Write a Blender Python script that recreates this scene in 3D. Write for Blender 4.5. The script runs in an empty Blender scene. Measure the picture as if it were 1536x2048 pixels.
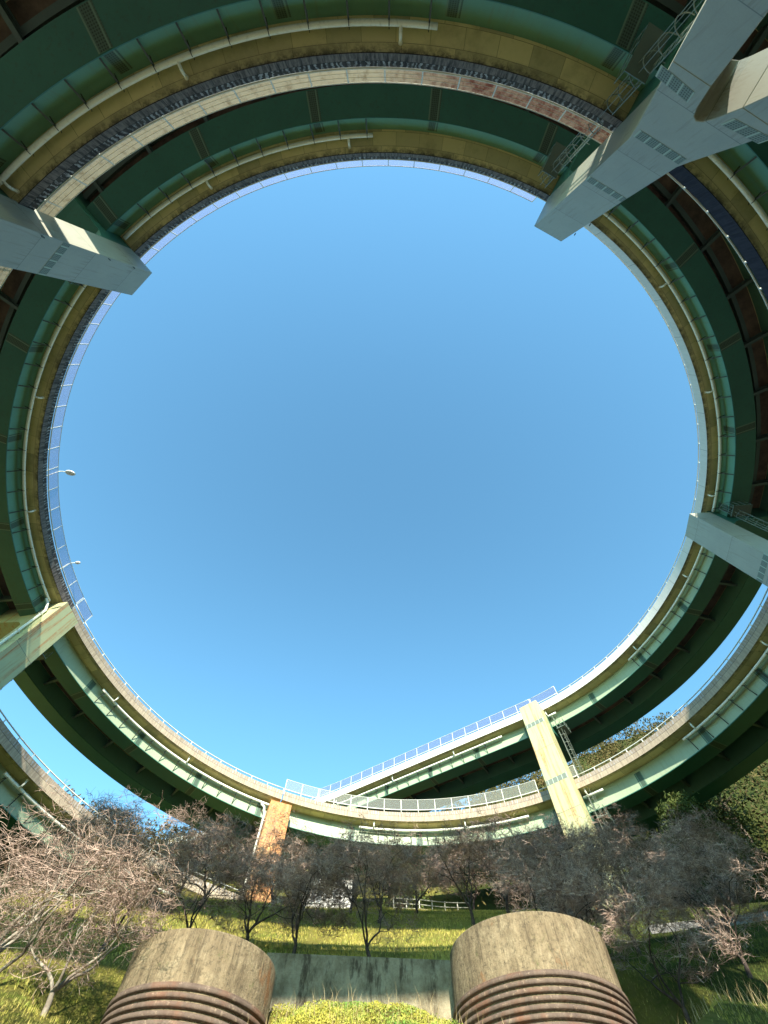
import bpy, math, random
from math import sin, cos, radians as R_, pi, atan2, hypot, floor
from mathutils import Vector, Matrix, noise

# ------------------------------------------------------------------ camera, sky, sun, exposure
C = bpy.context.scene
FPX, PITCH, ROLL = 818.6, 1.20387, 0.042621
cam_d = bpy.data.cameras.new('camera'); cam = bpy.data.objects.new('camera', cam_d)
C.collection.objects.link(cam); C.camera = cam
cam_d.sensor_fit = 'HORIZONTAL'; cam_d.sensor_width = 36.0; cam_d.lens = FPX*36/1536
cam_d.clip_start = 0.05; cam_d.clip_end = 3000
_c, _s = cos(PITCH), sin(PITCH)
L_ = Vector((0, _c, _s)); U_ = Vector((0, -_s, _c)); X_ = Vector((1, 0, 0))
cx_ = X_*cos(ROLL)+U_*sin(ROLL); cy_ = -X_*sin(ROLL)+U_*cos(ROLL)
M = Matrix.Identity(4)
for i in range(3):
    M[i][0] = cx_[i]; M[i][1] = cy_[i]; M[i][2] = -L_[i]
cam.matrix_world = M

SUN_EL = R_(23.3); SUN_AZ = R_(178)
w = bpy.data.worlds.new('World'); C.world = w; w.use_nodes = True
nt = w.node_tree; bg = nt.nodes['Background']
sky = nt.nodes.new('ShaderNodeTexSky'); sky.sky_type = 'NISHITA'; sky.sun_disc = False
sky.sun_elevation = SUN_EL; sky.sun_rotation = SUN_AZ
sky.air_density = 0.92; sky.dust_density = 0.2; sky.ozone_density = 1.6
tint = nt.nodes.new('ShaderNodeMix'); tint.data_type = 'RGBA'; tint.blend_type = 'MULTIPLY'
tint.inputs['Factor'].default_value = 1.0; tint.inputs[7].default_value = (0.80, 1.27, 1.20, 1)
nt.links.new(sky.outputs[0], tint.inputs[6]); nt.links.new(tint.outputs[2], bg.inputs[0])
bg.inputs[1].default_value = 0.15
sl = bpy.data.lights.new('sun', 'SUN'); so = bpy.data.objects.new('sun', sl); C.collection.objects.link(so)
sl.energy = 5.0; sl.angle = R_(0.5); sl.color = (1.0, 0.93, 0.78)
sd = Vector((sin(SUN_AZ)*cos(SUN_EL), cos(SUN_AZ)*cos(SUN_EL), sin(SUN_EL)))
so.rotation_euler = sd.to_track_quat('Z', 'Y').to_euler(); so.location = sd*200
C.view_settings.view_transform = 'Standard'; C.view_settings.look = 'None'
C.view_settings.exposure = 1.3; C.view_settings.gamma = 1.0
C.cycles.max_bounces = 6; C.cycles.transparent_max_bounces = 16

# ------------------------------------------------------------------ helpers
rnd = random.Random(7)
class MB:
    def __init__(s): s.v = []; s.f = []; s.uv = []
    def face(s, idx, uv=None):
        s.f.append(idx); s.uv.append(uv)
    def prism(s, A, B, cap=True):
        """two matching loops of points joined by side quads"""
        n = len(A); b = len(s.v); s.v += list(A)+list(B)
        for i in range(n):
            j = (i+1) % n; s.face((b+i, b+j, b+n+j, b+n+i))
        if cap: s.face(tuple(b+i for i in range(n))[::-1]); s.face(tuple(b+n+i for i in range(n)))
    def box(s, o, ax, ay, az):
        """box with corner o and edge vectors"""
        o, ax, ay, az = map(Vector, (o, ax, ay, az))
        s.prism([o, o+ax, o+ax+ay, o+ay], [o+az, o+ax+az, o+ax+ay+az, o+ay+az])
    def tube(s, pts, r, n=6, r1=None, cap=True):
        pts = [Vector(p) for p in pts]; m = len(pts); b = len(s.v)
        prev = None
        for k, p in enumerate(pts):
            d = (pts[min(k+1, m-1)]-pts[max(k-1, 0)])
            if d.length < 1e-9: d = Vector((0, 0, 1))
            d.normalize()
            if prev is None:
                a = Vector((0, 0, 1)) if abs(d.z) < .9 else Vector((1, 0, 0)); u = d.cross(a).normalized()
            else:
                u = (prev-d*prev.dot(d)).normalized()
            prev = u; v = d.cross(u)
            rr = r if r1 is None else r+(r1-r)*k/(m-1)
            for i in range(n):
                a = 2*pi*i/n; s.v.append(p+(u*cos(a)+v*sin(a))*rr)
        for k in range(m-1):
            for i in range(n):
                j = (i+1) % n; s.face((b+k*n+i, b+k*n+j, b+(k+1)*n+j, b+(k+1)*n+i))
        if cap:
            s.face(tuple(b+i for i in range(n))[::-1]); s.face(tuple(b+(m-1)*n+i for i in range(n)))
    def build(s, name, mat, parent=None, origin=None, smooth=False, local=False):
        o = Vector((0, 0, 0))
        if not local:
            if parent is not None: o = wloc(parent)
            elif origin is not None: o = Vector(origin)
        me = bpy.data.meshes.new(name)
        me.from_pydata([tuple(Vector(v)-o) for v in s.v], [], s.f)
        if any(u is not None for u in s.uv):
            l = me.uv_layers.new(name='UVMap'); k = 0
            flat = []
            for f, u in zip(s.f, s.uv):
                if u is None: u = [(0, 0)]*len(f)
                for q in u: flat += [q[0], q[1]]
            l.data.foreach_set('uv', flat)
        if mat: me.materials.append(mat)
        if smooth: me.polygons.foreach_set('use_smooth', [True]*len(me.polygons))
        me.update()
        ob = bpy.data.objects.new(name, me); C.collection.objects.link(ob)
        if parent is not None: ob.parent = parent
        elif origin is not None: ob.location = o
        return ob
def wloc(o):
    v = Vector(o.location)
    while o.parent: o = o.parent; v += Vector(o.location)
    return v
def tag(o, label=None, cat=None, group=None, kind=None):
    if label: o['label'] = label
    if cat: o['category'] = cat
    if group: o['group'] = group
    if kind: o['kind'] = kind
    return o
def empty(name, loc, label, cat, group=None, rz=0):
    o = bpy.data.objects.new(name, None); C.collection.objects.link(o); o.location = loc
    o.rotation_euler = (0, 0, rz); o.empty_display_size = .5
    return tag(o, label, cat, group)
def inst(name, me, parent, world, rz=0.0):
    ob = bpy.data.objects.new(name, me); C.collection.objects.link(ob); ob.parent = parent
    ob.location = Vector(world)-wloc(parent); ob.rotation_euler = (0, 0, rz); return ob

# ------------------------------------------------------------------ node materials
def rgb(c): return (c[0], c[1], c[2], 1)
class NM:
    def __init__(s, name, rough=.7, spec=.3, metal=0.):
        s.m = bpy.data.materials.new(name); s.m.use_nodes = True; s.t = s.m.node_tree
        s.b = s.t.nodes['Principled BSDF']; s.b.inputs['Roughness'].default_value = rough
        s.b.inputs['Specular IOR Level'].default_value = spec; s.b.inputs['Metallic'].default_value = metal
    def n(s, k, **kw):
        x = s.t.nodes.new(k)
        for a, v in kw.items(): setattr(x, a, v)
        return x
    def l(s, a, b): s.t.links.new(a, b)
    def coord(s, kind='Object', scale=(1, 1, 1)):
        tc = s.n('ShaderNodeTexCoord') if kind != 'World' else s.n('ShaderNodeNewGeometry')
        mp = s.n('ShaderNodeMapping'); mp.inputs['Scale'].default_value = scale
        s.l(tc.outputs['Position' if kind == 'World' else kind], mp.inputs[0]); return mp.outputs[0]
    def noise(s, co, scale, detail=4, rough=.6, lo=.4, hi=.6):
        x = s.n('ShaderNodeTexNoise'); x.inputs['Scale'].default_value = scale; x.inputs['Detail'].default_value = detail
        x.inputs['Roughness'].default_value = rough; s.l(co, x.inputs['Vector'])
        return s.ramp(x.outputs['Fac'], lo, hi)
    def ramp(s, f, lo, hi):
        x = s.n('ShaderNodeMapRange'); x.inputs['From Min'].default_value = lo; x.inputs['From Max'].default_value = hi
        x.clamp = True; s.l(f, x.inputs['Value']); return x.outputs[0]
    def math(s, op, a, b=None, c=None):
        x = s.n('ShaderNodeMath', operation=op)
        for i, v in enumerate((a, b, c)):
            if v is None: continue
            if isinstance(v, (int, float)): x.inputs[i].default_value = v
            else: s.l(v, x.inputs[i])
        return x.outputs[0]
    def mix(s, f, a, b, mode='MIX'):
        x = s.n('ShaderNodeMix', data_type='RGBA', blend_type=mode)
        if isinstance(f, (int, float)): x.inputs[0].default_value = f
        else: s.l(f, x.inputs[0])
        for i, v in ((6, a), (7, b)):
            if isinstance(v, tuple): x.inputs[i].default_value = rgb(v)
            else: s.l(v, x.inputs[i])
        return x.outputs[2]
    def uv(s):
        tc = s.n('ShaderNodeTexCoord'); sp = s.n('ShaderNodeSeparateXYZ'); s.l(tc.outputs['UV'], sp.inputs[0])
        return sp.outputs[0], sp.outputs[1]
    def bump(s, h, dist=.02, strength=.5):
        x = s.n('ShaderNodeBump'); x.inputs['Distance'].default_value = dist; x.inputs['Strength'].default_value = strength
        s.l(h, x.inputs['Height']); s.l(x.outputs[0], s.b.inputs['Normal'])
    def done(s, c):
        if isinstance(c, tuple): s.b.inputs['Base Color'].default_value = rgb(c)
        else: s.l(c, s.b.inputs['Base Color'])
        return s.m

def paint(name, base, dirt=(.16, .13, .07), rough=.45, amt=.35, rust=0., streak=True, seams=0.):
    n = NM(name, rough, .4); co = n.coord('World')
    col = n.mix(n.math('MULTIPLY', n.noise(co, .35, 5, .65, .4, .75), amt), base, tuple(b*.6 for b in base))
    if streak:
        cs = n.coord('World', (3, 3, .25))
        col = n.mix(n.math('MULTIPLY', n.noise(cs, 1.6, 4, .6, .55, .75), amt), col, dirt)
    col = n.mix(n.math('MULTIPLY', n.noise(co, 14, 3, .6, .4, .8), .25), col, tuple(b*.7 for b in base))
    if rust > 0:
        cs = n.coord('World', (2.2, 2.2, .1))
        f = n.math('MULTIPLY', n.noise(cs, 1.1, 6, .7, .62-rust*.35, .75-rust*.25), n.noise(co, 2.3, 6, .7, .3, .45))
        col = n.mix(f, col, n.mix(n.noise(co, 5, 5, .7, .35, .65), (.50, .22, .05), (.30, .10, .03)))
    if seams:
        sp = n.n('ShaderNodeSeparateXYZ'); n.l(co, sp.inputs[0])
        zf_ = n.math('FRACT', n.math('DIVIDE', sp.outputs[2], seams))
        line = n.math('LESS_THAN', zf_, .008)
        drip = n.math('MULTIPLY', n.math('SUBTRACT', 1., n.ramp(n.math('SUBTRACT', 1., zf_), 0., .22)), n.noise(n.coord('World', (6, 6, .3)), 1.3, 5, .7, .5, .62))
        col = n.mix(n.math('MULTIPLY', drip, .55), col, (.42, .24, .07) if rust else (.17, .15, .10))
        col = n.mix(n.math('MULTIPLY', line, .6), col, (.06, .07, .06))
    n.bump(n.noise(co, 6, 3, .5, 0, 1), .004, .3)
    return n.done(col)
M_girder = paint('shade_dark_girder_paint', (.04, .15, .105), amt=.5, dirt=(.05, .07, .04))  # same green paint, darkened to deepen the shade on the box undersides
M_web_sun = paint('sunlit_tone_web_paint', (.34, .41, .27), amt=.3)  # web paint copy lightened and yellowed to stand for sun
M_web = paint('shade_tone_web_paint', (.12, .27, .19), amt=.3)  # darker, cooler copy of the web paint for spans in shade
M_pier = paint('pale_green_pier_paint', (.34, .34, .27), amt=.36, seams=4.6)
M_pier_sun = paint('sunlit_rusty_pier_paint', (.42, .44, .24), amt=.25, rust=.3, seams=7.7)  # brighter, yellower pier paint copy: sun put into the colour, plus rust
M_pier_rust = paint('rust_streaked_pier_paint', (.50, .36, .14), amt=.25, rust=.95)
M_dark = paint('dark_bracket_paint', (.035, .045, .04), amt=.2)
M_beam = paint('grey_cross_beam_paint', (.10, .14, .11), amt=.3)
M_ladder = paint('ladder_paint', (.17, .20, .16), amt=.3)
M_white = paint('white_pipe_paint', (.82, .82, .72), amt=.28, rust=0)
M_rail = paint('white_rail_paint', (.62, .62, .55), amt=.2)

def m_slab():
    n = NM('khaki_slab_concrete', .9, .1); u, v = n.uv()
    cb = n.n('ShaderNodeCombineXYZ'); n.l(u, cb.inputs[0]); n.l(v, cb.inputs[1])
    br = n.n('ShaderNodeTexBrick'); br.offset = .37; br.squash = 1.6; br.squash_frequency = 3; br.inputs['Scale'].default_value = 1
    br.inputs['Brick Width'].default_value = 1.8; br.inputs['Row Height'].default_value = .9
    br.inputs['Mortar Size'].default_value = .012; br.inputs['Bias'].default_value = -.2
    br.inputs['Color1'].default_value = (.70, .59, .30, 1); br.inputs['Color2'].default_value = (.36, .325, .19, 1)
    br.inputs['Mortar'].default_value = (.22, .19, .11, 1)
    n.l(cb.outputs[0], br.inputs[0]); co = n.coord('World')
    col = n.mix(n.math('MULTIPLY', n.noise(co, .5, 6, .7, .5, .75), .6), br.outputs[0], (.24, .21, .11))
    col = n.mix(n.math('MULTIPLY', n.noise(co, 3., 5, .7, .45, .8), .5), col, (.60, .52, .25))
    col = n.mix(n.math('MULTIPLY', n.noise(co, 1.3, 6, .7, .66, .72), .6), col, (.16, .14, .08))
    r2 = n.noise(n.coord('World', (1, 1, 1)), .9, 3, .5, .35, .65)
    edge = n.math('MULTIPLY', n.ramp(v, 18.8, 19.28), n.noise(co, 1.6, 7, .8, .42, .56))
    col = n.mix(n.math('MULTIPLY', edge, .85), col, (.06, .055, .045))
    n.bump(n.noise(co, 9, 5, .6, .2, .8), .01, .4)
    return n.done(col)
M_slab = m_slab()
M_soffit = (lambda n: n.done(n.mix(n.noise(n.coord('World'), .6, 6, .7, .35, .7), (.22, .15, .10), (.07, .055, .045))))(NM('brown_soffit_concrete', .9, .1))  # brown concrete, darkened to deepen the shade between the girders

def m_parapet(name, base, dark, keys, stain):
    n = NM(name, .9, .1); u, v = n.uv(); co = n.coord('World')
    cb = n.n('ShaderNodeCombineXYZ'); n.l(u, cb.inputs[0]); n.l(v, cb.inputs[1])
    # vertical streak noise running down the face
    mp = n.n('ShaderNodeMapping'); mp.inputs['Scale'].default_value = (5.5, .55, 1); n.l(cb.outputs[0], mp.inputs[0])
    st = n.noise(mp.outputs[0], 1.0, 5, .7, .42, .62)
    big = n.noise(co, .16, 3, .6, .35, .6)
    col = n.mix(n.math('MULTIPLY', st, stain), base, dark)
    if keys:
        a = n.math('FRACT', n.math('ADD', n.math('DIVIDE', u, .31), n.math('MULTIPLY', n.noise(co, .9, 4, .7, 0, 1), 3.0)))
        mp2 = n.n('ShaderNodeMapping'); mp2.inputs['Scale'].default_value = (2.9, .01, 1); n.l(cb.outputs[0], mp2.inputs[0])
        rn = n.noise(mp2.outputs[0], 1.0, 1, .5, .36, .5)
        key = n.math('MULTIPLY', n.math('LESS_THAN', a, .42), n.math('GREATER_THAN', v, .62))
        key = n.math('MULTIPLY', n.math('MULTIPLY', key, n.math('LESS_THAN', v, 1.16)), rn)
        under = n.mix(n.math('MULTIPLY', n.math('GREATER_THAN', v, .62), keys), col, dark)
        col = n.mix(n.math('MULTIPLY', n.math('MULTIPLY', key, n.noise(co, 1.6, 6, .8, .38, .56)), .95), under, (.36, .34, .33))
        edge = n.math('LESS_THAN', n.math('ABSOLUTE', n.math('SUBTRACT', v, .62)), .02)
        col = n.mix(n.math('MULTIPLY', edge, .7), col, (.02, .02, .02))
    col = n.mix(n.math('MULTIPLY', n.noise(co, 4, 6, .75, .5, .8), .5), col, tuple(d*1.3 for d in dark))
    j = n.math('LESS_THAN', n.math('FRACT', n.math('DIVIDE', u, 4.2)), .008)
    col = n.mix(n.math('MULTIPLY', j, .7), col, (.05, .05, .05))
    n.bump(n.noise(co, 12, 4, .6, .2, .8), .01, .4)
    return n.done(col)
M_par_stained = m_parapet('stained_parapet_concrete', (.19, .155, .135), (.035, .03, .028), .75, .9)
M_par_tan = m_parapet('tan_parapet_concrete', (.40, .33, .24), (.17, .13, .10), .35, .6)
M_par_dark = m_parapet('dark_smooth_parapet', (.04, .04, .055), (.02, .02, .028), 0, .7)  # near-black, slightly blue tone for the lower right span
M_par_clean = m_parapet('clean_parapet_concrete', (.60, .58, .54), (.42, .40, .36), 0, .3)
M_asphalt = (lambda n: n.done(n.mix(n.noise(n.coord('World'), 8, 4, .6, .3, .7), (.05, .05, .05), (.08, .08, .08))))(NM('asphalt', .95, .1))

def m_screen(name, base, alpha, rust):
    n = NM(name, .6, .2); co = n.coord('World'); u, v = n.uv()
    a = n.noise(co, 1.2, 6, .75, .5, .62)
    col = base
    if rust:
        cs = n.coord('World', (1, 1, .4))
        # rusty stretch where the sheets have weathered most
        g = n.n('ShaderNodeVectorMath', operation='DISTANCE'); gp = n.n('ShaderNodeNewGeometry')
        n.l(gp.outputs['Position'], g.inputs[0]); g.inputs[1].default_value = rust
        near = n.math('SUBTRACT', 1.0, n.ramp(g.outputs['Value'], 5.5, 11.5))
        f = n.math('MULTIPLY', n.math('ADD', n.math('MULTIPLY', n.noise(cs, 2.5, 6, .8, .42, .62), .5), .5), near)
        col = n.mix(n.math('MULTIPLY', n.noise(cs, 2.5, 7, .85, .5, .68), .75), base, (.20, .14, .07))
        col = n.mix(f, col, (.15, .05, .028))
    if isinstance(col, tuple): n.b.inputs['Base Color'].default_value = rgb(col)
    else: n.l(col, n.b.inputs['Base Color'])
    out = n.t.nodes['Material Output']
    tl = n.n('ShaderNodeBsdfTranslucent'); tr = n.n('ShaderNodeBsdfTransparent')
    if isinstance(col, tuple): tl.inputs[0].default_value = rgb(col)
    else: n.l(col, tl.inputs[0])
    m1 = n.n('ShaderNodeMixShader'); m1.inputs[0].default_value = .5; n.l(n.b.outputs[0], m1.inputs[1]); n.l(tl.outputs[0], m1.inputs[2])
    m2 = n.n('ShaderNodeMixShader'); m2.inputs[0].default_value = alpha; n.l(tr.outputs[0], m2.inputs[1]); n.l(m1.outputs[0], m2.inputs[2])
    n.l(m2.outputs[0], out.inputs[0]); return n.m
M_screen_hi = m_screen('translucent_lavender_screen', (.26, .30, .52), .34, None)
M_screen_lo = m_screen('weathered_cream_screen', (.46, .42, .33), .93, (9.5, -13.5, 31.5))
M_screen_mid = m_screen('pale_mesh_screen', (.45, .47, .42), .27, None)

def m_bolts(base):
    n = NM('bolted_splice_steel', .6, .4); u, v = n.uv()
    a = n.math('FRACT', n.math('DIVIDE', u, .12)); b = n.math('FRACT', n.math('DIVIDE', v, .12))
    d = n.math('ADD', n.math('POWER', n.math('SUBTRACT', a, .5), 2.0), n.math('POWER', n.math('SUBTRACT', b, .5), 2.0))
    dot = n.math('LESS_THAN', d, .11)
    grp = n.math('GREATER_THAN', n.math('FRACT', n.math('DIVIDE', u, .6)), .14)
    f = n.math('MULTIPLY', n.math('ADD', n.math('MULTIPLY', dot, .35), .5), grp)
    n.bump(n.math('SUBTRACT', 1.0, dot), .02, -.6)
    return n.done(n.mix(f, base, tuple(c*.07 for c in base)))
M_splice = m_bolts((.36, .43, .34)); M_splice_g = m_bolts((.13, .22, .15))
def m_conc():
    n = NM('weathered_caisson_concrete', .95, .1); co = n.coord('World'); cs = n.coord('World', (1.3, 1.3, .28))
    col = n.mix(n.noise(cs, 1.8, 8, .8, .35, .68), (.30, .235, .145), (.095, .072, .045))
    col = n.mix(n.math('MULTIPLY', n.noise(co, 1.4, 8, .8, .48, .7), .6), col, (.40, .33, .21))
    col = n.mix(n.math('MULTIPLY', n.noise(n.coord('World', (3, 3, .22)), 2.4, 6, .75, .52, .66), .7), col, (.055, .042, .03))
    col = n.mix(n.math('MULTIPLY', n.noise(co, 9, 5, .8, .50, .66), .75), col, (.06, .05, .035))
    col = n.mix(n.math('MULTIPLY', n.noise(co, 2.2, 8, .85, .58, .66), .6), col, (.10, .11, .04))
    col = n.mix(n.math('MULTIPLY', n.noise(n.coord('World', (1, 1, .5)), .8, 7, .8, .6, .68), .75), col, (.22, .10, .04))
    n.bump(n.noise(co, 6, 8, .75, .2, .8), .07, .8)
    return n.done(col)
M_conc = m_conc()
def m_wallc():
    n = NM('stained_wall_concrete', .95, .1); co = n.coord('World')
    col = n.mix(n.noise(co, 1.1, 8, .75, .38, .62), (.36, .32, .22), (.17, .14, .09))
    col = n.mix(n.math('MULTIPLY', n.noise(n.coord('World', (1.2, 1.2, .35)), 1.3, 6, .75, .50, .60), .85), col, (.06, .045, .03))
    n.bump(n.noise(co, 8, 8, .75, .2, .8), .05, .8)
    return n.done(col)
M_wallc = m_wallc()
def m_liner():
    n = NM('rusty_corrugated_steel', .8, .2); co = n.coord('World')
    col = n.mix(n.noise(n.coord('World', (1.5, 1.5, .3)), 2, 6, .7, .35, .7), (.15, .11, .085), (.085, .06, .048))
    col = n.mix(n.math('MULTIPLY', n.noise(co, 6, 6, .8, .56, .66), .75), col, (.36, .27, .19))
    col = n.mix(n.math('MULTIPLY', n.noise(co, 1.1, 4, .6, .5, .7), .6), col, (.20, .085, .045))
    n.bump(n.noise(co, 14, 5, .7, .2, .8), .02, .5)
    return n.done(col)
M_liner = m_liner()
def m_ground():
    n = NM('hillside_grass_ground', 1., .05); co = n.coord('World')
    a = n.noise(co, .35, 6, .7, .38, .62); b = n.noise(co, 3.5, 6, .75, .4, .65)
    col = n.mix(a, (.24, .21, .045), (.10, .13, .025))
    col = n.mix(n.math('MULTIPLY', b, .6), col, (.27, .215, .075))
    col = n.mix(n.math('MULTIPLY', n.noise(co, .9, 5, .7, .58, .7), .7), col, (.10, .075, .04))
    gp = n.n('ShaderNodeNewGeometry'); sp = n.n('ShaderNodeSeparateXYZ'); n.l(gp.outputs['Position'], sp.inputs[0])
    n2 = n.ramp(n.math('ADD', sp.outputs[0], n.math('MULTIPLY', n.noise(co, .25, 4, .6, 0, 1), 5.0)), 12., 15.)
    col = n.mix(n.math('MULTIPLY', n2, .8), col, (.02, .038, .012))  # right slope darkened in its colour to stand for shade
    bounce_grey = n.ramp(n.math('ADD', sp.outputs[1], n.math('MULTIPLY', n.noise(co, .3, 4, .6, 0, 1), 4.0)), 13., 10.)  # unseen ground behind the view, greyed to cut green bounce light
    col = n.mix(bounce_grey, col, n.mix(n.noise(co, 4, 5, .7, .3, .7), (.12, .11, .10), (.07, .065, .055)))
    n.bump(n.noise(co, 5, 8, .8, .2, .8), .15, .9)
    return n.done(col)
M_ground = m_ground()
def m_blade(name, a, b, c, sc=.6, right=False):
    n = NM(name, .8, .15); co = n.coord('World')
    col = n.mix(n.noise(co, sc, 4, .6, .4, .6), a, b)
    col = n.mix(n.noise(co, 5., 3, .6, .45, .7), col, c)
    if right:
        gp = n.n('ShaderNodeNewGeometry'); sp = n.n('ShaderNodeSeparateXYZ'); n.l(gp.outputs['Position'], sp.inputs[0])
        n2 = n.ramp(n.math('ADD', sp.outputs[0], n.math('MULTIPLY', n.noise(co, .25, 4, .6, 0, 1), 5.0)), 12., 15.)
        col = n.mix(n.math('MULTIPLY', n2, .75), col, (.04, .075, .015))  # blades on the right slope darkened too, shade put into their colour
    return n.done(col)
M_blade = m_blade('grass_blades', (.38, .33, .06), (.15, .20, .03), (.50, .40, .14), right=True)
M_leafs = m_blade('ground_cover_leaves', (.36, .33, .05), (.13, .25, .05), (.42, .36, .09), .8)
M_straw = m_blade('dry_stalks', (.42, .33, .18), (.30, .22, .10), (.45, .36, .2))
M_bark = m_blade('cherry_bark', (.06, .043, .036), (.03, .022, .018), (.10, .075, .06), 1.5)
M_twig = m_blade('cherry_twigs', (.36, .25, .20), (.14, .09, .07), (.54, .41, .33), 1.5)
M_barkg = m_blade('lichen_bark', (.26, .23, .18), (.13, .10, .08), (.33, .30, .24), 3)
M_ever = m_blade('evergreen_leaves', (.035, .06, .015), (.065, .085, .02), (.10, .11, .03), .4)
M_wood = m_blade('hill_wood_foliage', (.03, .05, .012), (.095, .075, .022), (.13, .085, .045), .12, right=False)
M_trunk = m_blade('trunk_bark', (.09, .07, .05), (.05, .04, .03), (.12, .09, .07), 2)

# ------------------------------------------------------------------ road geometry: a helix with straight tails
CX, CY, RI = 0.4298, 20.4354, 35.5
def zdeck(L): return 46.53 + 1.8368/RI*L          # L = arc length along inner edge from theta 88
T88 = R_(88)
def _tail(ang0, sgn, turn, n=620, ds=.25, again=0.):
    """table from circle angle ang0 on, easing out of the curve"""
    a = R_(ang0); P = Vector((CX+RI*cos(a), CY+RI*sin(a))); tab = []
    Lc = 2*RI*R_(turn); h = a
    for k in range(n):
        tab.append((P.copy(), h)); s = k*ds
        kap = (1/RI)*max(0., 1-s/Lc)+(again if 34 < s < 72 else 0.); hm = h+sgn*kap*ds/2
        P = P+sgn*Vector((-sin(hm), cos(hm)))*ds; h += sgn*kap*ds
    return tab
T_UP, T_LO = 48.0, -600.0
TAB_UP = _tail(T_UP, 1, 4.2, again=1/150); TAB_LO = _tail(T_LO+720, -1, 5.0)
DEG = RI*pi/180
def F(t, r=RI, dz=0.):
    z = zdeck((R_(t)-T88)*RI)+dz
    if T_LO <= t <= T_UP:
        a = R_(t); return Vector((CX+r*cos(a), CY+r*sin(a), z))
    tab, s = (TAB_UP, (t-T_UP)*DEG) if t > T_UP else (TAB_LO, (T_LO-t)*DEG)
    k = min(s/.25, len(tab)-1.001); i = int(k); f = k-i
    P = tab[i][0].lerp(tab[i+1][0], f); h = tab[i][1]*(1-f)+tab[i+1][1]*f
    return Vector((P.x+(r-RI)*cos(h), P.y+(r-RI)*sin(h), z))
def H(t):
    if T_LO <= t <= T_UP: return R_(t)
    tab, s = (TAB_UP, (t-T_UP)*DEG) if t > T_UP else (TAB_LO, (T_LO-t)*DEG)
    return tab[min(int(s/.25), len(tab)-1)][1]
def sweep(name, prof, t0, t1, mat, parent, step=1.0, mb=None, smooth=False):
    """closed profile (r,dz) swept along the road between two angles"""
    own = mb is None; mb = mb or MB(); b = len(mb.v); n = len(prof)
    k = max(1, int(math.ceil(abs(t1-t0)/step))); per = [0.]
    for i in range(n):
        p, q = prof[i], prof[(i+1) % n]; per.append(per[-1]+hypot(p[0]-q[0], p[1]-q[1]))
    ts = [t0+(t1-t0)*i/k for i in range(k+1)]
    for t in ts:
        for (r, dz) in prof: mb.v.append(F(t, r, dz))
    for i in range(k):
        u0, u1 = ts[i]*DEG, ts[i+1]*DEG
        for j in range(n):
            j2 = (j+1) % n
            mb.face((b+i*n+j, b+(i+1)*n+j, b+(i+1)*n+j2, b+i*n+j2), [(u0, per[j]), (u1, per[j]), (u1, per[j+1]), (u0, per[j+1])])
    mb.face(tuple(b+j for j in range(n)), [(0, 0)]*n); mb.face(tuple(b+k*n+j for j in range(n))[::-1], [(0, 0)]*n)
    if own: return mb.build(name, mat, parent, smooth=smooth)
def ring(r, dz, rad, n=8): return [(r+rad*cos(2*pi*i/n), dz+rad*sin(2*pi*i/n)) for i in range(n)]
def clip(iv, a, b):
    out = []
    for lo, hi in iv:
        lo2, hi2 = max(lo, a), min(hi, b)
        if hi2-lo2 > .8: out.append((lo2, hi2))
    return out

# shared small meshes (built once, copied along the road)
def local_mesh(fn, name, mat):
    mb = MB(); fn(mb); o = mb.build(name, mat, local=True); me = o.data; bpy.data.objects.remove(o); return me
# local frame: +x outward, +y along the road, z up, origin at inner slab corner
ME_bracket = local_mesh(lambda m: (m.box((1.42, -.045, -1.84), (0, .09, 0), (.02, 0, .06), (-.55, 0, 1.06)),
    [m.tube([(.85+.21*cos(a0), 0, -.62+.21*sin(a0)) for a0 in [R_(-150+30*i) for i in range(0, 11)]], .025, 5)],
    m.box((1.0, -.03, -.70), (.38, 0, 0), (0, .06, 0), (0, 0, .05))), 'bracket', M_dark)
def _spout(m):
    m.tube([(.80, 0, -.60), (.62, 0, -.60), (.50, 0, -.56), (.42, 0, -.44), (.40, 0, 0.0)], .085, 8)
    m.tube([(.40, 0, -.10), (.40, 0, -.02)], .12, 8)
ME_spout = local_mesh(_spout, 'spout', M_white)
ME_post_lo = local_mesh(lambda m: (m.box((.06, -.045, 1.04), (.10, 0, 0), (0, .09, 0), (0, 0, .40)), m.box((.02, -.10, 1.04), (.18, 0, 0), (0, .2, 0), (0, 0, .03)), m.box((-.035, -.05, .62), (.03, 0, 0), (0, .10, 0), (0, 0, .44))), 'post', M_rail)
ME_post_hi = local_mesh(lambda m: (m.box((.08, -.035, 1.04), (.06, 0, 0), (0, .07, 0), (0, 0, 1.72)), m.box((.02, -.10, 1.04), (.18, 0, 0), (0, .2, 0), (0, 0, .03)), m.box((-.035, -.04, .70), (.03, 0, 0), (0, .08, 0), (0, 0, .36))), 'post', M_rail)
def _xb(m):
    for s in (-.13,): m.box((3.12, s, -1.18), (3.20, 0, 0), (0, .26, 0), (0, 0, .035))
    m.box((3.12, -.02, -1.14), (3.20, 0, 0), (0, .04, 0), (0, 0, .82)); m.box((3.12, -.11, -.32), (3.20, 0, 0), (0, .22, 0), (0, 0, .03))
ME_xbeam = local_mesh(_xb, 'cross_beam', M_beam)

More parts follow.
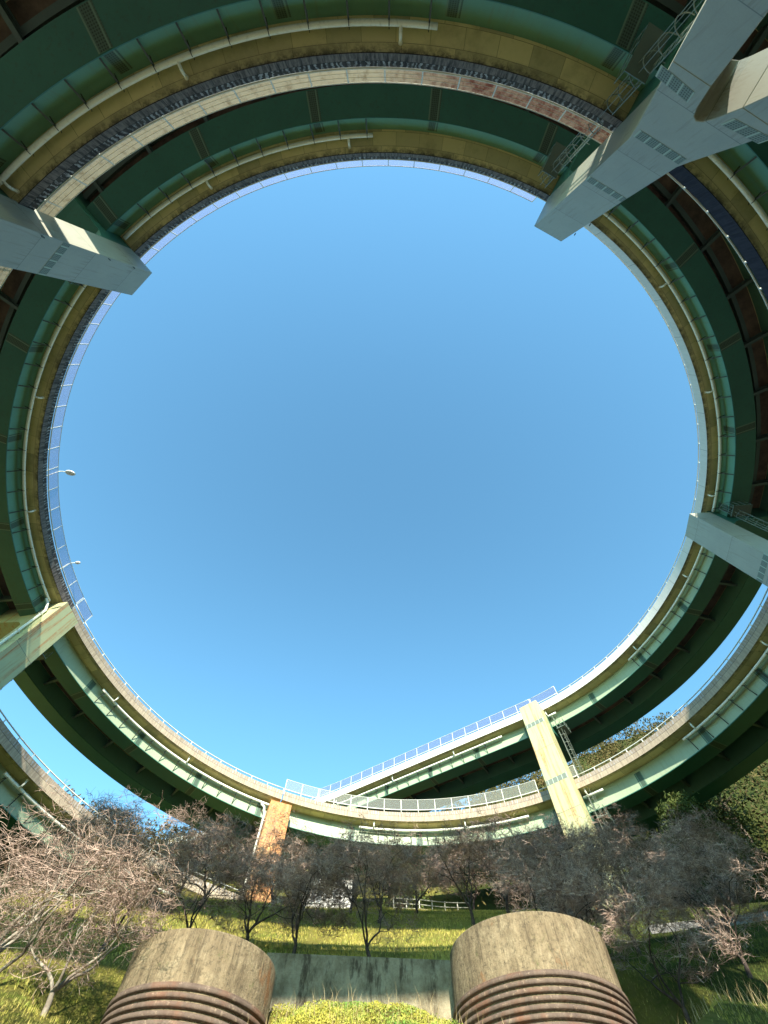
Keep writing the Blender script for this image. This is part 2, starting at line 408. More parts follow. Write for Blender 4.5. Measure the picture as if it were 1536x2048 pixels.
PIERS = [('TR', -67.7), ('TL', -131.0), ('L', -191.9), ('O', -250.3), ('BR', 50.3), ('R', -6.7)]
JOINTS = [250.0, 50.3, -6.7, -67.7, -131.0, -191.9, -250.3, -309.7, -366.7, -427.7, -491.0, -551.9, -608.0, -668.0]
FENCE = [(43.5, 116), (-195.7, -71), (-304.5, -249.5), (-313, -308.3), (-549, -424)]
PIPES = [(60, 150), (46, 49), (-6.0, 26), (-66, -9), (-128.5, -94), (-189, -133), (-248.5, -208), (-301, -267), (-316, -312), (-365, -333),
         (-426, -369), (-489, -448), (-550, -494), (-606, -565)]
SPLABEL = [
 ('upper road span leaving the loop straight towards the hills from the sunlit pier', 1),
 ('top span between the sunlit yellow pier and the green pier on the right', 1),
 ('top span with smooth white parapet between the right pier and the forked pier', 1),
 ('topmost span overhead with blue screens against the sky between the two grey piers', 1),
 ('top span on the left rim carrying the two street lamps', 1),
 ('upper middle span curving down from the left lit pier to the orange rusty pier', 1),
 ('front span with pale screens between the orange pier and the yellow pier', 1),
 ('middle span curving up at lower right, with half its parapet in shadow', 1),
 ('lower span at the right edge behind the forked pier with dark parapet and thin rail', 1),
 ('lower span overhead with cream and rusty screens between the two big grey piers', 1),
 ('lower span mostly beyond the left edge of the picture beside the left lit pier', 1),
 ('lowest span at lower left, sunlit parapet seen through bare branches', 1),
 ('lowest road end running behind the cherry trees onto the hillside', 1)]
for si in range(len(JOINTS)-1):
    hi, lo = JOINTS[si]-.12, JOINTS[si+1]+.12
    mid = (hi+lo)/2; base = F(min(mid, 80) if si == 0 else mid, 40.2, -2)
    root = empty('bridge_span', base, SPLABEL[si][0], 'bridge span', 'curved green road spans of the loop bridge')
    slab = sweep('deck_slab', [(35.52, 0), (35.52, .27), (44.9, .27), (44.9, 0), (43.6, -.02), (36.8, -.02)], lo, hi, M_slab, root)
    sof = sweep('soffit_panel', [(38.66, -.05), (38.66, -.025), (41.74, -.025), (41.74, -.05)], lo, hi, M_soffit, root)
    mat = M_par_clean if lo > -62 or si <= 2 else (M_par_tan if (-366 < mid < -200 or mid < -552) else M_par_stained)
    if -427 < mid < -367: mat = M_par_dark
    sweep('parapet', [(35.46, -.06), (35.46, 1.05), (35.72, 1.05), (35.72, .275), (35.50, .265), (35.50, -.06)], lo, hi, mat, root)
    sweep('parapet', [(44.68, .275), (44.68, 1.05), (44.94, 1.05), (44.94, -.05), (44.92, -.05), (44.92, .275)], lo, hi, mat, root)
    sweep('road_surface', [(35.74, .275), (35.74, .31), (44.66, .31), (44.66, .275)], lo, hi, M_asphalt, root)
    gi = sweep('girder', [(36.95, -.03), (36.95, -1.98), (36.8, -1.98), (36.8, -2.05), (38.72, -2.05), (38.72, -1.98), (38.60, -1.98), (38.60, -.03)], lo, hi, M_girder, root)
    sunlit_web = (-366 < mid < -195) or mid > 0 or mid < -555  # spans that take the sunlit copy of the web paint
    gi.data.materials.append(M_web_sun if sunlit_web else M_web)
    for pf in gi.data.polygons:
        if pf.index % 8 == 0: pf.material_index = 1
    go = sweep('girder', [(41.80, -.03), (41.80, -1.93), (41.68, -1.93), (41.68, -2.0), (43.62, -2.0), (43.62, -1.93), (43.50, -1.93), (43.50, -.03)], lo, hi, M_girder, root)
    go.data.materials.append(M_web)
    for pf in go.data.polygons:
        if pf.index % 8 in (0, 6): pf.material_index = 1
    sweep('stringer', [(40.1, -.06), (40.1, -.50), (40.0, -.50), (40.0, -.53), (40.36, -.53), (40.36, -.50), (40.26, -.50), (40.26, -.06)], lo, hi, M_beam, root)
    # bolted splices on the girders
    t = lo+3.5
    while t < hi-2:
        mb = MB(); hw = .62
        for (r0, z0, r1, z1) in ((36.925, -1.9, 36.925, -.35), (36.86, -2.065, 38.66, -2.065)):
            b = len(mb.v); a = [F(t-hw, r0, z0), F(t+hw, r0, z0), F(t+hw, r1, z1), F(t-hw, r1, z1)]
            th = Vector((0, 0, .012)) if z0 == z1 else (F(t, 37, 0)-F(t, 36, 0))*.012
            mb.v += a+[p+th for p in a]; ww = 2*hw*DEG; hh = hypot(r1-r0, z1-z0)
            mb.face((b, b+1, b+2, b+3), [(0, 0), (ww, 0), (ww, hh), (0, hh)])
            for i in range(4): mb.face((b+i, b+4+i, b+4+(i+1) % 4, b+(i+1) % 4), [(0, 0)]*4)
            mb.face((b+7, b+6, b+5, b+4), [(0, 0)]*4)
        mb.build('splice_plate', M_splice_g, gi); t += 13.5
    # cross beams
    t = lo+4.0
    while t < hi-1:
        inst('cross_beam', ME_xbeam, root, F(t), H(t)); t += 7.2
    # drain pipe with brackets and spouts
    for a, b in clip(PIPES, lo, hi):
        pp = sweep('drain_pipe', ring(36.35, -.62, .135, 10), a, b, M_white, root, step=1.0, smooth=True)
        k = max(1, int((b-a)/3.25))
        for i in range(k): inst('bracket', ME_bracket, pp, F(b-.7-i*3.25), H(b-.7-i*3.25))
        if b-a > 10:
            k = int((b-a-4)/18.5)+1
            for i in range(k): inst('spout', ME_spout, pp, F(b-3-i*18.5), H(b-3-i*18.5))
        else: inst('spout', ME_spout, pp, F(b-1), H(b-1))
    # railing and screens
    if lo > -620 and True:
        fiv = clip(FENCE, lo, hi); edges = sorted(fiv); lowr = []; c0 = lo
        for a, b in edges:
            if a-c0 > .8: lowr.append((c0, a))
            c0 = b
        if hi-c0 > .8: lowr.append((c0, hi))
        for a, b in lowr:
            b = min(b, 160)
            if b-a < 1: continue
            rl = sweep('hand_rail', ring(35.61, 1.46, .055, 6), a, b, M_rail, root, step=1.5, smooth=True)
            k = max(1, int((b-a)*DEG/2.15))
            for i in range(k+1):
                tt = a+(b-a)*i/k; inst('post', ME_post_lo, rl, F(tt), H(tt))
        for a, b in fiv:
            sm = M_screen_hi if a > -200 else (M_screen_mid if a > -320 else M_screen_lo)
            sc = MB()
            sweep('x', [(35.60, 1.50), (35.60, 2.70), (35.615, 2.70), (35.615, 1.50)], a, b, None, None, mb=sc)
            pn = sc.build('safety_screen', sm, root)
            
            for nm_, dz, rr in (('lower_rail', 1.42, .06), ('top_rail', 2.74, .03)) + ((('wire', 1.85, .012), ('wire', 2.25, .012)) if sm is M_screen_lo else ()):
                sweep(nm_, ring(35.59, dz, rr, 6), a, b, M_rail, pn, step=1.5, smooth=True)
            k = max(1, int((b-a)*DEG/2.15))
            for i in range(k+1):
                tt = a+(b-a)*i/k; inst('post', ME_post_hi, pn, F(tt), H(tt))

# ------------------------------------------------------------------ terrain
def lerp_tab(tab, x):
    if x <= tab[0][0]: return tab[0][1]
    for (a, b), (c, d) in zip(tab, tab[1:]):
        if x <= c: return b+(d-b)*(x-a)/(c-a)
    return tab[-1][1]
NEAR = [(-300, -14), (-60, -6), (-12, -2.2), (0, -1.6), (4, -1.5), (10.9, 1.9), (18.7, 6.25), (21, 7.0), (24, 9.2), (31.4, 12.95), (36, 16.4), (41, 18.9), (46, 20.6), (54, 23), (66, 26.5)]
RIDGE = [(-180, 8), (-70, 16), (-40, 23), (-25, 25), (-16, 27.5), (-6, 29.5), (5, 31.2), (14, 33.2), (22, 34.2), (29, 35.3), (37, 35.2), (50, 33), (80, 20), (180, 8)]
def ground(x, y, detail=True):
    d = hypot(x, y) if y > 0 else 0
    az = math.degrees(atan2(x, y))
    dd = y if y < 5 else max(y, .0)*.55+.45*hypot(x*.8, y)
    z = lerp_tab(NEAR, dd)
    rr = lerp_tab(RIDGE, az)
    if y > 0:
        dr = 175.; zr = math.tan(R_(rr))*dr
        d0 = 58.
        if d > d0:
            f = min(1., (d-d0)/(dr-d0)); z0 = z; z = z0+(zr-z0)*(f**1.05) if d <= dr else zr-(d-dr)*.25
    if y < -25 and x > 10:
        z += min(1, max(0, (x-13)/4))*min(1, (-25-y)/45)*(50+3*noise.noise(Vector((x*.08, 0, 5))))  # unseen ridge behind the camera, added to shade the right slope
    if detail:
        z += .22*noise.noise(Vector((x*.16, y*.16, 3)))+.06*noise.noise(Vector((x*.7, y*.7, 9)))
        if d > 70: z += 3.5*noise.noise(Vector((x*.03, y*.03, 1)))*min(1, (d-70)/40)
    for qx, qy, qr in ((6.26, 21.5, 2.98), (-5.59, 20.33, 2.48)):
        q = hypot(x-qx, y-qy)
        if y < qy+1.5 and q < qr+2.7: z -= 1.85*max(0, 1-max(0, q-qr-.5)/2.2)*min(1, max(0, (abs(x)-1.2)/3.2))*min(1, (qy+1.5-y)/2)
    # level step held up by the wall between the caissons
    if -5.0 < x < 5.5 and 19.6 < y < 22.7: z = min(z, 6.85+.5*noise.noise(Vector((x*.55, y*.6, 4))))
    return z
def axis(lo, hi, dense_lo, dense_hi, fine, coarse):
    xs = []; x = lo
    while x < hi:
        xs.append(x)
        if dense_lo < x < dense_hi: x += fine
        else: x += coarse if min(abs(x-dense_lo), abs(x-dense_hi)) > 25 else fine*3
    xs.append(hi); return xs
xs = axis(-320, 320, -26, 32, .55, 7); ys = axis(-320, 300, 6, 56, .45, 7)
mb = MB()
for y in ys:
    for x in xs: mb.v.append((x, y, ground(x, y)))
nx = len(xs)
for j in range(len(ys)-1):
    for i in range(nx-1): mb.face((j*nx+i, j*nx+i+1, (j+1)*nx+i+1, (j+1)*nx+i))
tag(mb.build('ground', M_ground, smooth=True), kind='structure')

# ------------------------------------------------------------------ piers
def pier(th, rin, ztop, decks, label, mat, forked, extra, zbot=None, splices=(), side_pipe=False, ladder=(0, 0), group='steel piers carrying the loop road'):
    a = R_(th); n = Vector((cos(a), sin(a), 0)); tg = Vector((-sin(a), cos(a), 0)); c0 = Vector((CX, CY, 0))
    def W(r, s, z): return c0+n*r+tg*s+Vector((0, 0, z))
    rout = rin+2.25
    pb = W(rin+1.1, 0, 0); gz = ground(pb.x, pb.y)
    root = empty('bridge_pier', (pb.x, pb.y, gz), label, 'bridge pier', group)
    def shape(name, poly, r0, r1, m, par=root, bev=True):
        mb = MB(); mb.prism([W(r0, s, z) for s, z in poly], [W(r1, s, z) for s, z in poly]); ob = mb.build(name, m, par)
        if bev:
            bv = ob.modifiers.new('b', 'BEVEL'); bv.width = .025; bv.segments = 1
        return ob
    if forked:
        zs = forked
        shape('column', [(-1.36, ztop), (-1.38, zs+9), (-1.45, zs+3.4), (-1.62, zs+2.5), (-2.3, zs-.2), (-2.62, zs-1.5), (-.75, zs-1.5), (-.42, zs-.35), (-.2, zs+.12), (.05, zs+.28), (.3, zs+.12), (.5, zs-.35),
              (.85, zs-1.5), (2.72, zs-1.5), (2.4, zs-.2), (1.68, zs+2.5), (1.48, zs+3.4), (1.40, zs+9), (1.36, ztop)], rin, rout, mat)
        for sg in (-1, 1):
            zb = zs-1.5; foot = W(rin+1, sg*8, 0); g = min(ground(foot.x, foot.y), ground(*W(rin, sg*9, 0).xy))-.6
            dz = zb-g; so_, si_ = (2.62, .75) if sg < 0 else (2.72, .85)
            shape('leg', [(sg*so_, zb), (sg*(so_+.245*dz), g), (sg*(si_+.215*dz), g), (sg*si_, zb)], rin+.004, rout-.004, mat)
        splices = list(splices)+[('leg', -1), ('leg', 1)]
    else:
        shape('column', [(-1.36, ztop), (-1.42, ztop-9), (-1.5, gz-1), (1.5, gz-1), (1.42, ztop-9), (1.36, ztop)], rin, rout, mat)
    # cantilever beam under each road
    for td in decks:
        zd = F(td, 40).z
        mb = MB(); prof = [(rout-.01, zd-.03), (43.9, zd-.03), (43.9, zd-2.3), (rout+3.2, zd-2.75), (rout+.9, zd-3.1), (rout-.01, zd-3.9)]
        mb.prism([W(r, -1.3, z) for r, z in prof], [W(r, 1.3, z) for r, z in prof])
        mb.build('cantilever_beam', M_girder if mat is M_pier or not forked else mat, root)
    # splice bands
    for z in splices:
        mb = MB()
        if isinstance(z, tuple):
            sg = z[1]; zb = forked-1.0; c = W(rin-.012, sg*(1.95), zb); ax = (tg*1.0+Vector((0, 0, -.12*sg))).normalized()
            ay = Vector((0, 0, 1)).cross(n)*0+(Vector((0, 0, 1))+tg*(-.24*sg)).normalized(); wd, hh = 2.0, .62
            q = [c-ax*wd/2*.93, c+ax*wd/2*.93, c+ax*wd/2*.93+ay*hh, c-ax*wd/2*.93+ay*hh]; wd = 1.86
        else:
            wd, hh = 2.6+.012*(ztop-z), .62; q = [W(rin-.012, -wd/2, z), W(rin-.012, wd/2, z), W(rin-.012, wd/2, z+hh), W(rin-.012, -wd/2, z+hh)]
        q2 = [p+n*.010 for p in q]; mb.v += q+q2
        mb.face((3, 2, 1, 0), [(0, hh), (wd, hh), (wd, 0), (0, 0)])
        for i in range(4): mb.face((i, (i+1) % 4, 4+(i+1) % 4, 4+i), [(0, 0)]*4)
        mb.build('splice_plate', M_splice, root)
    # caged ladder on the clockwise side
    z0, z1 = ladder
    if z1 > z0:
        rr = rin+2.55; ss = -1.95
        gaps = [F(t_, 40).z for t_ in decks]
        mb = MB(); cg = MB()
        for s_ in (-.22, .22): mb.tube([W(rr+s_, ss-.16, z0), W(rr+s_, ss-.16, z1)], .03, 5)
        z = z0
        while z < z1:
            mb.tube([W(rr-.22, ss-.16, z), W(rr+.22, ss-.16, z)], .015, 4); z += .38
        z = z0
        while z < z1-.5:
            mb.tube([W(rr-.22, ss+.06, z+.5), W(rr-.22, ss-.16, z+.5)], .02, 4); mb.tube([W(rr+.22, ss+.06, z+.5), W(rr+.22, ss-.16, z+.5)], .02, 4); z += 2.6
        ld = mb.build('ladder', M_ladder, root)
        z = z0+1.2
        while z < z1:
            cg.tube([W(rr+.40*cos(q_), ss-.16-.08-.62*max(0, sin(q_))-.0, z) for q_ in [R_(180*i/12) for i in range(13)]], .026, 5)
            z += 1.15
        for ang in (40, 90, 140):
            q_ = R_(ang); cg.tube([W(rr+.40*cos(q_), ss-.24-.62*sin(q_), z0+1.2), W(rr+.40*cos(q_), ss-.24-.62*sin(q_), z1-.2)], .018, 4)
        cg.build('cage', M_ladder, ld)
        for g in gaps:
            pm = MB(); zz = g-3.6
            if z0 < zz < z1+3:
                o = W(rout-.2, ss-1.3, zz); pm.box(o, n*1.9, tg*1.2, Vector((0, 0, .06)))
                for k in range(4):
                    pm.tube([W(rout-.15+.6*k, ss-1.28, zz), W(rout-.15+.6*k, ss-1.28, zz+1.1)], .022, 5)
                for hgt in (.55, 1.1): pm.tube([W(rout-.15, ss-1.28, zz+hgt), W(rout+1.68, ss-1.28, zz+hgt)], .022, 5)
                pm.build('access_platform', M_beam, root)
    if side_pipe:
        mb = MB(); zt = F(decks[0], 36).z-.7
        mb.tube([W(36.3, 2.3, zt), W(36.0, 1.9, zt-.4), W(rin+1.0, 1.62, zt-1.3), W(rin+1.0, 1.62, gz)], .13, 8)
        z = zt-2
        while z > gz:
            mb.box(W(rin+.85, 1.35, z), n*.3, tg*.42, Vector((0, 0, .07))); z -= 2.8
        mb.build('downpipe', M_white, root, smooth=True)
    # small lifting lugs
    for (s_, z_) in extra:
        mb = MB(); mb.tube([W(rin-.02+.0, s_, z_)+n*(-.10-.09*cos(q_))+Vector((0, 0, .09*sin(q_))) for q_ in [2*pi*i/8 for i in range(9)]], .02, 4)
        mb.build('lifting_lug', M_dark, root)
    return root
pier(-67.7, 33.1, 41.48, [-67.7, -427.7], 'tall forked grey steel pier at top right with a caged ladder', M_pier, 23.0,
     [(1.44, 36), (1.42, 38.6)], splices=(31.0, 25.5), ladder=(4, 40.6))
pier(-131, 33.4, 39.30, [-131, -491], 'plain grey steel pier at the upper left edge with a bright sunlit patch', M_pier, 21.0,
     [(1.35, 33.5), (1.35, 36.5), (1.35, 27.5)], splices=(29.2,), ladder=(4, 38))
pier(-191.9, 34.6, 37.25, [-191.9, -551.9], 'pale green pier at lower left edge with white pipes on its upper face', M_pier_sun, 17.0,
     [(1.4, 33.5), (1.4, 31)], splices=(26,), side_pipe=True, ladder=(4, 36))
pier(-6.7, 33.9, 42.95, [-6.7, -366.7], 'blue green shaded pier at the right edge with only its tip catching sun', M_pier, 22.0,
     [], splices=(32.6,), ladder=(6, 42))
pier(-250.3, 35.1, 35.05, [-250.3], 'narrow pier covered in orange rust streaks rising out of the bare cherry trees', M_pier_rust, None,
     [], side_pipe=True, ladder=(22, 33))
pier(50.3, 33.5, 45.5, [50.3, -309.7], 'tall sunlit yellow green pier with rust marks at its joints and round ladder cages', M_pier_sun, None,
     [], splices=(41.9, 34.0), ladder=(20, 44))

M_white_lamp = paint('white_lamp_shell', (.8, .8, .78), amt=.05, streak=False)
# street lamps on the upper road
def lamp(t, hgt, label, k_=1.0):
    b = F(t, 35.9, .31); h = H(t); n = Vector((cos(h), sin(h), 0))
    root = empty('street_lamp', b, label, 'street lamp', 'street lamps of the upper road')
    mb = MB(); mb.tube([b, b+Vector((0, 0, hgt)), b+Vector((0, 0, hgt+.22))-n*.2, b+Vector((0, 0, hgt+.3))-n*.75], .065, 8, .045)
    mb.build('pole', M_rail, root, smooth=True)
    mb = MB(); e = b+Vector((0, 0, hgt+.3))-n*.95
    tg = Vector((-n.y, n.x, 0))
    for k in range(6):
        pass
    A = []; rings = []
    for z_, sc_ in ((.10, .3), (.06, .8), (0, 1.0), (-.08, .9), (-.13, .5)):
        rings.append([e+n*(.55*k_*sc_*cos(2*pi*i/14))+tg*(.3*k_*sc_*sin(2*pi*i/14))+Vector((0, 0, z_)) for i in range(14)])
    for a_, b_ in zip(rings, rings[1:]): mb.prism(a_, b_, cap=False)
    bi = len(mb.v); mb.v += rings[0]+rings[-1]; mb.face(tuple(range(bi, bi+14))); mb.face(tuple(range(bi+14, bi+28))[::-1])
    mb.build('lamp_head', M_white_lamp, root, smooth=True)
lamp(-168.0, 3.0, 'white street lamp standing highest on the left rim against the sky')
lamp(-184.8, 2.3, 'smaller street lamp on the left rim, near the end of the screens', .6)

# ------------------------------------------------------------------ caissons and wall
def caisson(cx, cy, r, ztop, zl, zb, label):
    root = empty('caisson', (cx, cy, zb), label, 'concrete caisson', 'round concrete caissons on the slope')
    def lathe(prof, name, mat, n=96, closed=True):
        mb = MB()
        for (rr, z) in prof:
            for i in range(n):
                a = 2*pi*i/n; wv = 1+.0025*noise.noise(Vector((cos(a)*3, sin(a)*3, z*.5+cx)))
                mb.v.append((cx+rr*wv*cos(a), cy+rr*wv*sin(a), z))
        for k in range(len(prof)-1):
            for i in range(n):
                j = (i+1) % n; mb.face((k*n+i, k*n+j, (k+1)*n+j, (k+1)*n+i))
        mb.face(tuple(range(len(prof)*n-n, len(prof)*n))); return mb.build(name, mat, root, smooth=True)
    b = lathe([(r, zb), (r, ztop-.07), (r-.02, ztop-.02), (r-.07, ztop), (r-.4, ztop+.005)], 'concrete_cap', M_conc)
    prof = []; z = zl; P_ = .185
    while z > zb:
        prof += [(r+.10, z-.23), (r+.13, z-.16), (r+.135, z-.06), (r+.115, z-.015), (r+.03, z)][::1] if False else []
        prof = [(r-.02, z-.185), (r-.02, z-.13), (r+.07, z-.12), (r+.095, z-.10), (r+.095, z-.04), (r+.075, z-.01)]+prof; z -= P_
    prof = [(a_+.02*(zl-z_), z_) for a_, z_ in prof]
    prof += [(r+.09, zl+.01), (r+.002, zl+.02)]
    lathe(prof, 'corrugated_liner', M_liner)
    return root
caisson(6.26, 21.5, 2.98, 8.75, 7.18, 4.0, 'right hand round concrete caisson with rusty corrugated steel around its foot')
caisson(-5.59, 20.33, 2.48, 7.6, 6.3, 3.2, 'left hand round concrete caisson with branch shadows and brown corrugated lower part')
mb = MB(); mb.box((-3.9, 22.5, 5.2), (7.9, 0, 0), (0, .45, 0), (0, 0, 3.7))
o = mb.build('retaining_wall', M_wallc, origin=(0, 22.7, 5.2)); tag(o, 'low stained concrete retaining wall between the two round caissons', 'wall')

# ------------------------------------------------------------------ trees
def bare_tree(seed, hgt, spread, depth=7, trunk_r=.17, lean=(0, 0), twig_r=.0125, dens=(2, 4)):
    """low forking trunk, spreading crooked limbs and a wide tangle of fine twigs"""
    rg = random.Random(seed); tb = MB(); tw = MB()
    def twig(p, d, l):
        e = p+d*l*.5+Vector((rg.gauss(0, .04), rg.gauss(0, .04), .01)); d2 = (d+Vector((rg.gauss(0, .35), rg.gauss(0, .35), rg.gauss(.08, .3)))).normalized()
        tw.tube([p, e, e+d2*l*.5], twig_r*.9, 3, twig_r*.45, cap=False)
    def grow(p, d, L, r, lev):
        n = 4 if lev < 3 else 3; pts = [p]; q = p.copy(); dd = d.copy()
        wob = .10 if lev == 0 else .20
        for i in range(n):
            dd = (dd+Vector((rg.gauss(0, wob), rg.gauss(0, wob), rg.gauss(.03, wob*.8)))).normalized()
            q = q+dd*L/n; pts.append(q.copy())
        r1 = max(r*.66, twig_r*.6)
        (tb if lev < 4 else tw).tube(pts, r, 7 if lev < 2 else (5 if lev < 4 else 3), r1, cap=False)
        if lev >= 3:
            for _ in range(dens[0] if lev < depth else dens[1]):
                b = pts[rg.randint(1, n)]; sd = Vector((rg.gauss(0, 1), rg.gauss(0, 1), rg.gauss(.05, .7)))
                if b.z > hgt*.42: twig(b, (dd*.7+sd.normalized()).normalized(), rg.uniform(.22, .62))
        if lev >= depth: return
        kids = rg.choice((3, 4)) if lev == 0 else rg.choice((2, 3))
        for k in range(kids):
            m = n if (k == 0 or lev == 0) else rg.randint(2, n); b = pts[m]
            if lev == 0:
                az = 2*pi*(k+rg.uniform(-.25, .25))/kids; tilt = R_(rg.uniform(24, 48)); nd = Vector((cos(az)*sin(tilt), sin(az)*sin(tilt), cos(tilt)))
            else:
                ax = Vector((rg.gauss(0, 1), rg.gauss(0, 1), rg.gauss(0, 1))).cross(dd).normalized()
                nd = Matrix.Rotation(R_(rg.uniform(5, 24)) if k == 0 else R_(rg.uniform(32, 68)), 3, ax) @ dd
                hz = b.z/hgt; nd.z += .45 if hz < .42 else (.05 if hz < .7 else (-.12 if hz < .9 else -.5))
                if nd.z < -.35: nd.z = -.2
                rad = hypot(b.x, b.y)
                if rad > spread: nd.x -= b.x/rad*.5; nd.y -= b.y/rad*.5
            nd.normalize()
            grow(b, nd, L*(rg.uniform(1.35, 1.9) if lev == 0 else rg.uniform(.66, .85)), max(r1*(rg.uniform(.62, .8) if lev == 0 else (rg.uniform(.8, 1.) if k == 0 else rg.uniform(.5, .72))), twig_r), lev+1)
    grow(Vector((0, 0, -.3)), Vector((lean[0], lean[1], 1)).normalized(), hgt*.22+.3, trunk_r, 0)
    zz = sorted(v.z for v in tw.v); f = hgt/zz[int(len(zz)*.985)]
    rr_ = sorted(hypot(v.x, v.y) for v in tw.v); g_ = min(1.15, max(.75, spread/rr_[int(len(rr_)*.96)]))
    for m_ in (tb, tw):
        for v in m_.v: v.x *= g_; v.y *= g_; v.z *= f
    return tb, tw
VAR = []
for sd_, hg, sp in ((11, 4.7, 3.0), (12, 5.2, 3.3), (13, 4.5, 3.0), (14, 5.2, 3.3)):
    tb, tw = bare_tree(sd_, hg, sp)
    a = tb.build('trunk', M_bark, local=True, smooth=True); b = tw.build('crown', M_twig, local=True)
    VAR.append((a.data, b.data)); bpy.data.objects.remove(a); bpy.data.objects.remove(b)
def cherry(x, y, var, rz, sc, label, dz=0):
    root = empty('cherry_tree', (x, y, ground(x, y)-.05+dz), label, 'tree', 'bare cherry trees on the slope', R_(rz))
    if y < 30: sc *= .86
    root.scale = (sc, sc, sc)
    for nm, me in zip(('trunk', 'crown'), VAR[var]):
        o = bpy.data.objects.new(nm, me); C.collection.objects.link(o); o.parent = root
CH = [
 (0.29, 24.28, 1, 20, 1.0, 'bare cherry tree forking low on the wall top, midway between the two caissons'),
 (-3.11, 24.11, 0, 140, .95, 'bare cherry tree just right of the left caisson, before the white house'),
 (-5.38, 25.70, 2, 75, 1.05, 'bare cherry tree rising directly behind the left caisson'),
 (-8.06, 24.86, 3, 230, .95, 'bare cherry tree behind the left caisson, below the lowest road'),
 (-1.20, 36.50, 2, 300, 1.0, 'pinkish bare tree on the upper slope behind the wall top tree'),
 (3.60, 37.50, 3, 10, 1.0, 'bare tree on the grass slope in front of the white rail fence'),
 (7.00, 34.50, 0, 60, 1.1, 'bare tree whose crown shows just above the right caisson'),
 (8.90, 26.46, 1, 200, 1.0, 'bare tree behind the right shoulder of the right caisson'),
 (9.07, 22.68, 2, 330, 1.0, 'dark bare tree close beside the right caisson, in shade'),
 (11.09, 20.66, 3, 120, .95, 'dark leaning bare tree with its trunk by the small sunlit patch'),
 (14.78, 21.67, 1, 250, 1.0, 'dark bare tree near the right edge of the picture beside the sunlit strip'),
 (13.02, 26.04, 0, 40, 1.1, 'bare tree in shade on the right, below the white guard wall'),
 (18.06, 26.46, 2, 180, 1.15, 'bare tree at the far right edge below the evergreen wood'),
 (-10.58, 22.68, 1, 290, 1.0, 'bare tree left of the left caisson on the yellow grass'),
 (-14.11, 25.62, 3, 100, 1.1, 'bare tree further up the slope behind the left foreground branches'),
 (-7.00, 38.50, 1, 15, 1.0, 'bare tree at the foot of the orange rusty pier'),
 (-14.50, 39.00, 0, 190, 1.15, 'bare tree beneath the lowest road, left of the rusty pier'),
 (14.00, 38.50, 3, 310, 1.15, 'bare tree in front of the foot of the tall yellow pier'),
 (20.50, 39.00, 1, 130, 1.15, 'bare tree to the right of the yellow pier foot'),
 (27.00, 37.00, 0, 65, 1.2, 'bare tree high on the right slope under the bridge'),
 (8.40, 41.00, 2, 220, 1.1, 'bare reddish tree at the right end of the white rail fence'),
 (13.2, 34.0, 0, 290, 1.2, 'bare tree whose crown covers the foot of the tall yellow pier'),
 (16.8, 36.5, 2, 150, 1.25, 'bare tree just right of the yellow pier foot, beneath its ladder'),
 (10.2, 37.0, 3, 100, 1.2, 'bare tree just left of the yellow pier foot'),
 (-4.2, 32.5, 3, 80, 1.0, 'bare tree directly in front of the white house'),
 (.8, 34.5, 0, 150, 1.0, 'bare tree on the upper slope between the white house and the rail fence'),
 (-11.0, 34.0, 2, 250, 1.05, 'bare tree halfway up the slope left of the rusty pier'),
 (17.0, 33.5, 3, 333, 1.05, 'bare tree standing just behind the low guard wall on the right'),
 (-21.0, 36.0, 2, 20, 1.2, 'bare tree at the far left behind the foreground branches'),
]
for a in CH: cherry(*a)
# nearer trees at the left edge with lichen-pale limbs
for i, (x, y, sd_, hg, sp, ln, lab) in enumerate((
   (-8.1, 12.4, 31, 3.9, 3.0, (-.15, .1), 'nearest bare tree at the left edge with pale lichened limbs and pink twigs'),
   (-10.8, 16.2, 32, 4.5, 3.3, (.1, 0), 'large bare tree at the left edge whose thin top branches cross the blue sky'),
   (-9.3, 18.4, 33, 3.6, 2.6, (.15, .05), 'bare tree with dark trunk left of the left caisson, casting shadows on it'))):
    root = empty('cherry_tree', (x, y, ground(x, y)), lab, 'tree', 'bare cherry trees on the slope')
    tb, tw = bare_tree(sd_, hg, sp, 7, .15, ln, .0085, (1, 2))
    for m_, nm, mt in ((tb, 'trunk', M_barkg), (tw, 'crown', M_twig)):
        o = m_.build(nm, mt, local=True, smooth=(nm == 'trunk')); o.parent = root

def leaf_tree(x, y, h, r, sd_, label, mat=M_ever, n=5200, group='evergreen trees on the right slope'):
    rg = random.Random(sd_); z0 = ground(x, y); root = empty('evergreen_tree', (x, y, z0), label, 'tree', group)
    tb = MB(); tb.tube([(x, y, z0-.3), (x+.2, y, z0+h*.4), (x+.1, y+.2, z0+h*.85)], .3, 8, .08)
    cl = []
    for k in range(26):
        t = rg.uniform(.25, 1.0); a = rg.uniform(0, 2*pi); rr = r*(1-.75*max(0, t-.35)/.65)*rg.uniform(.3, 1)
        c = Vector((x+rr*cos(a), y+rr*sin(a), z0+h*t)); cl.append((c, rg.uniform(.5, 1.1)*r*.38))
        tb.tube([(x+.1, y+.1, z0+h*t*.75), c], .07, 4, .03, cap=False)
    tb.build('trunk', M_trunk, root)
    mb = MB()
    for k in range(n):
        c, s_ = rg.choice(cl); v = Vector((rg.gauss(0, 1), rg.gauss(0, 1), rg.gauss(0, .8))).normalized()*s_*rg.uniform(.5, 1.1)
        leaf(mb, c+v, rg.uniform(.10, .2), rg)
    mb.build('crown', mat, root); return root
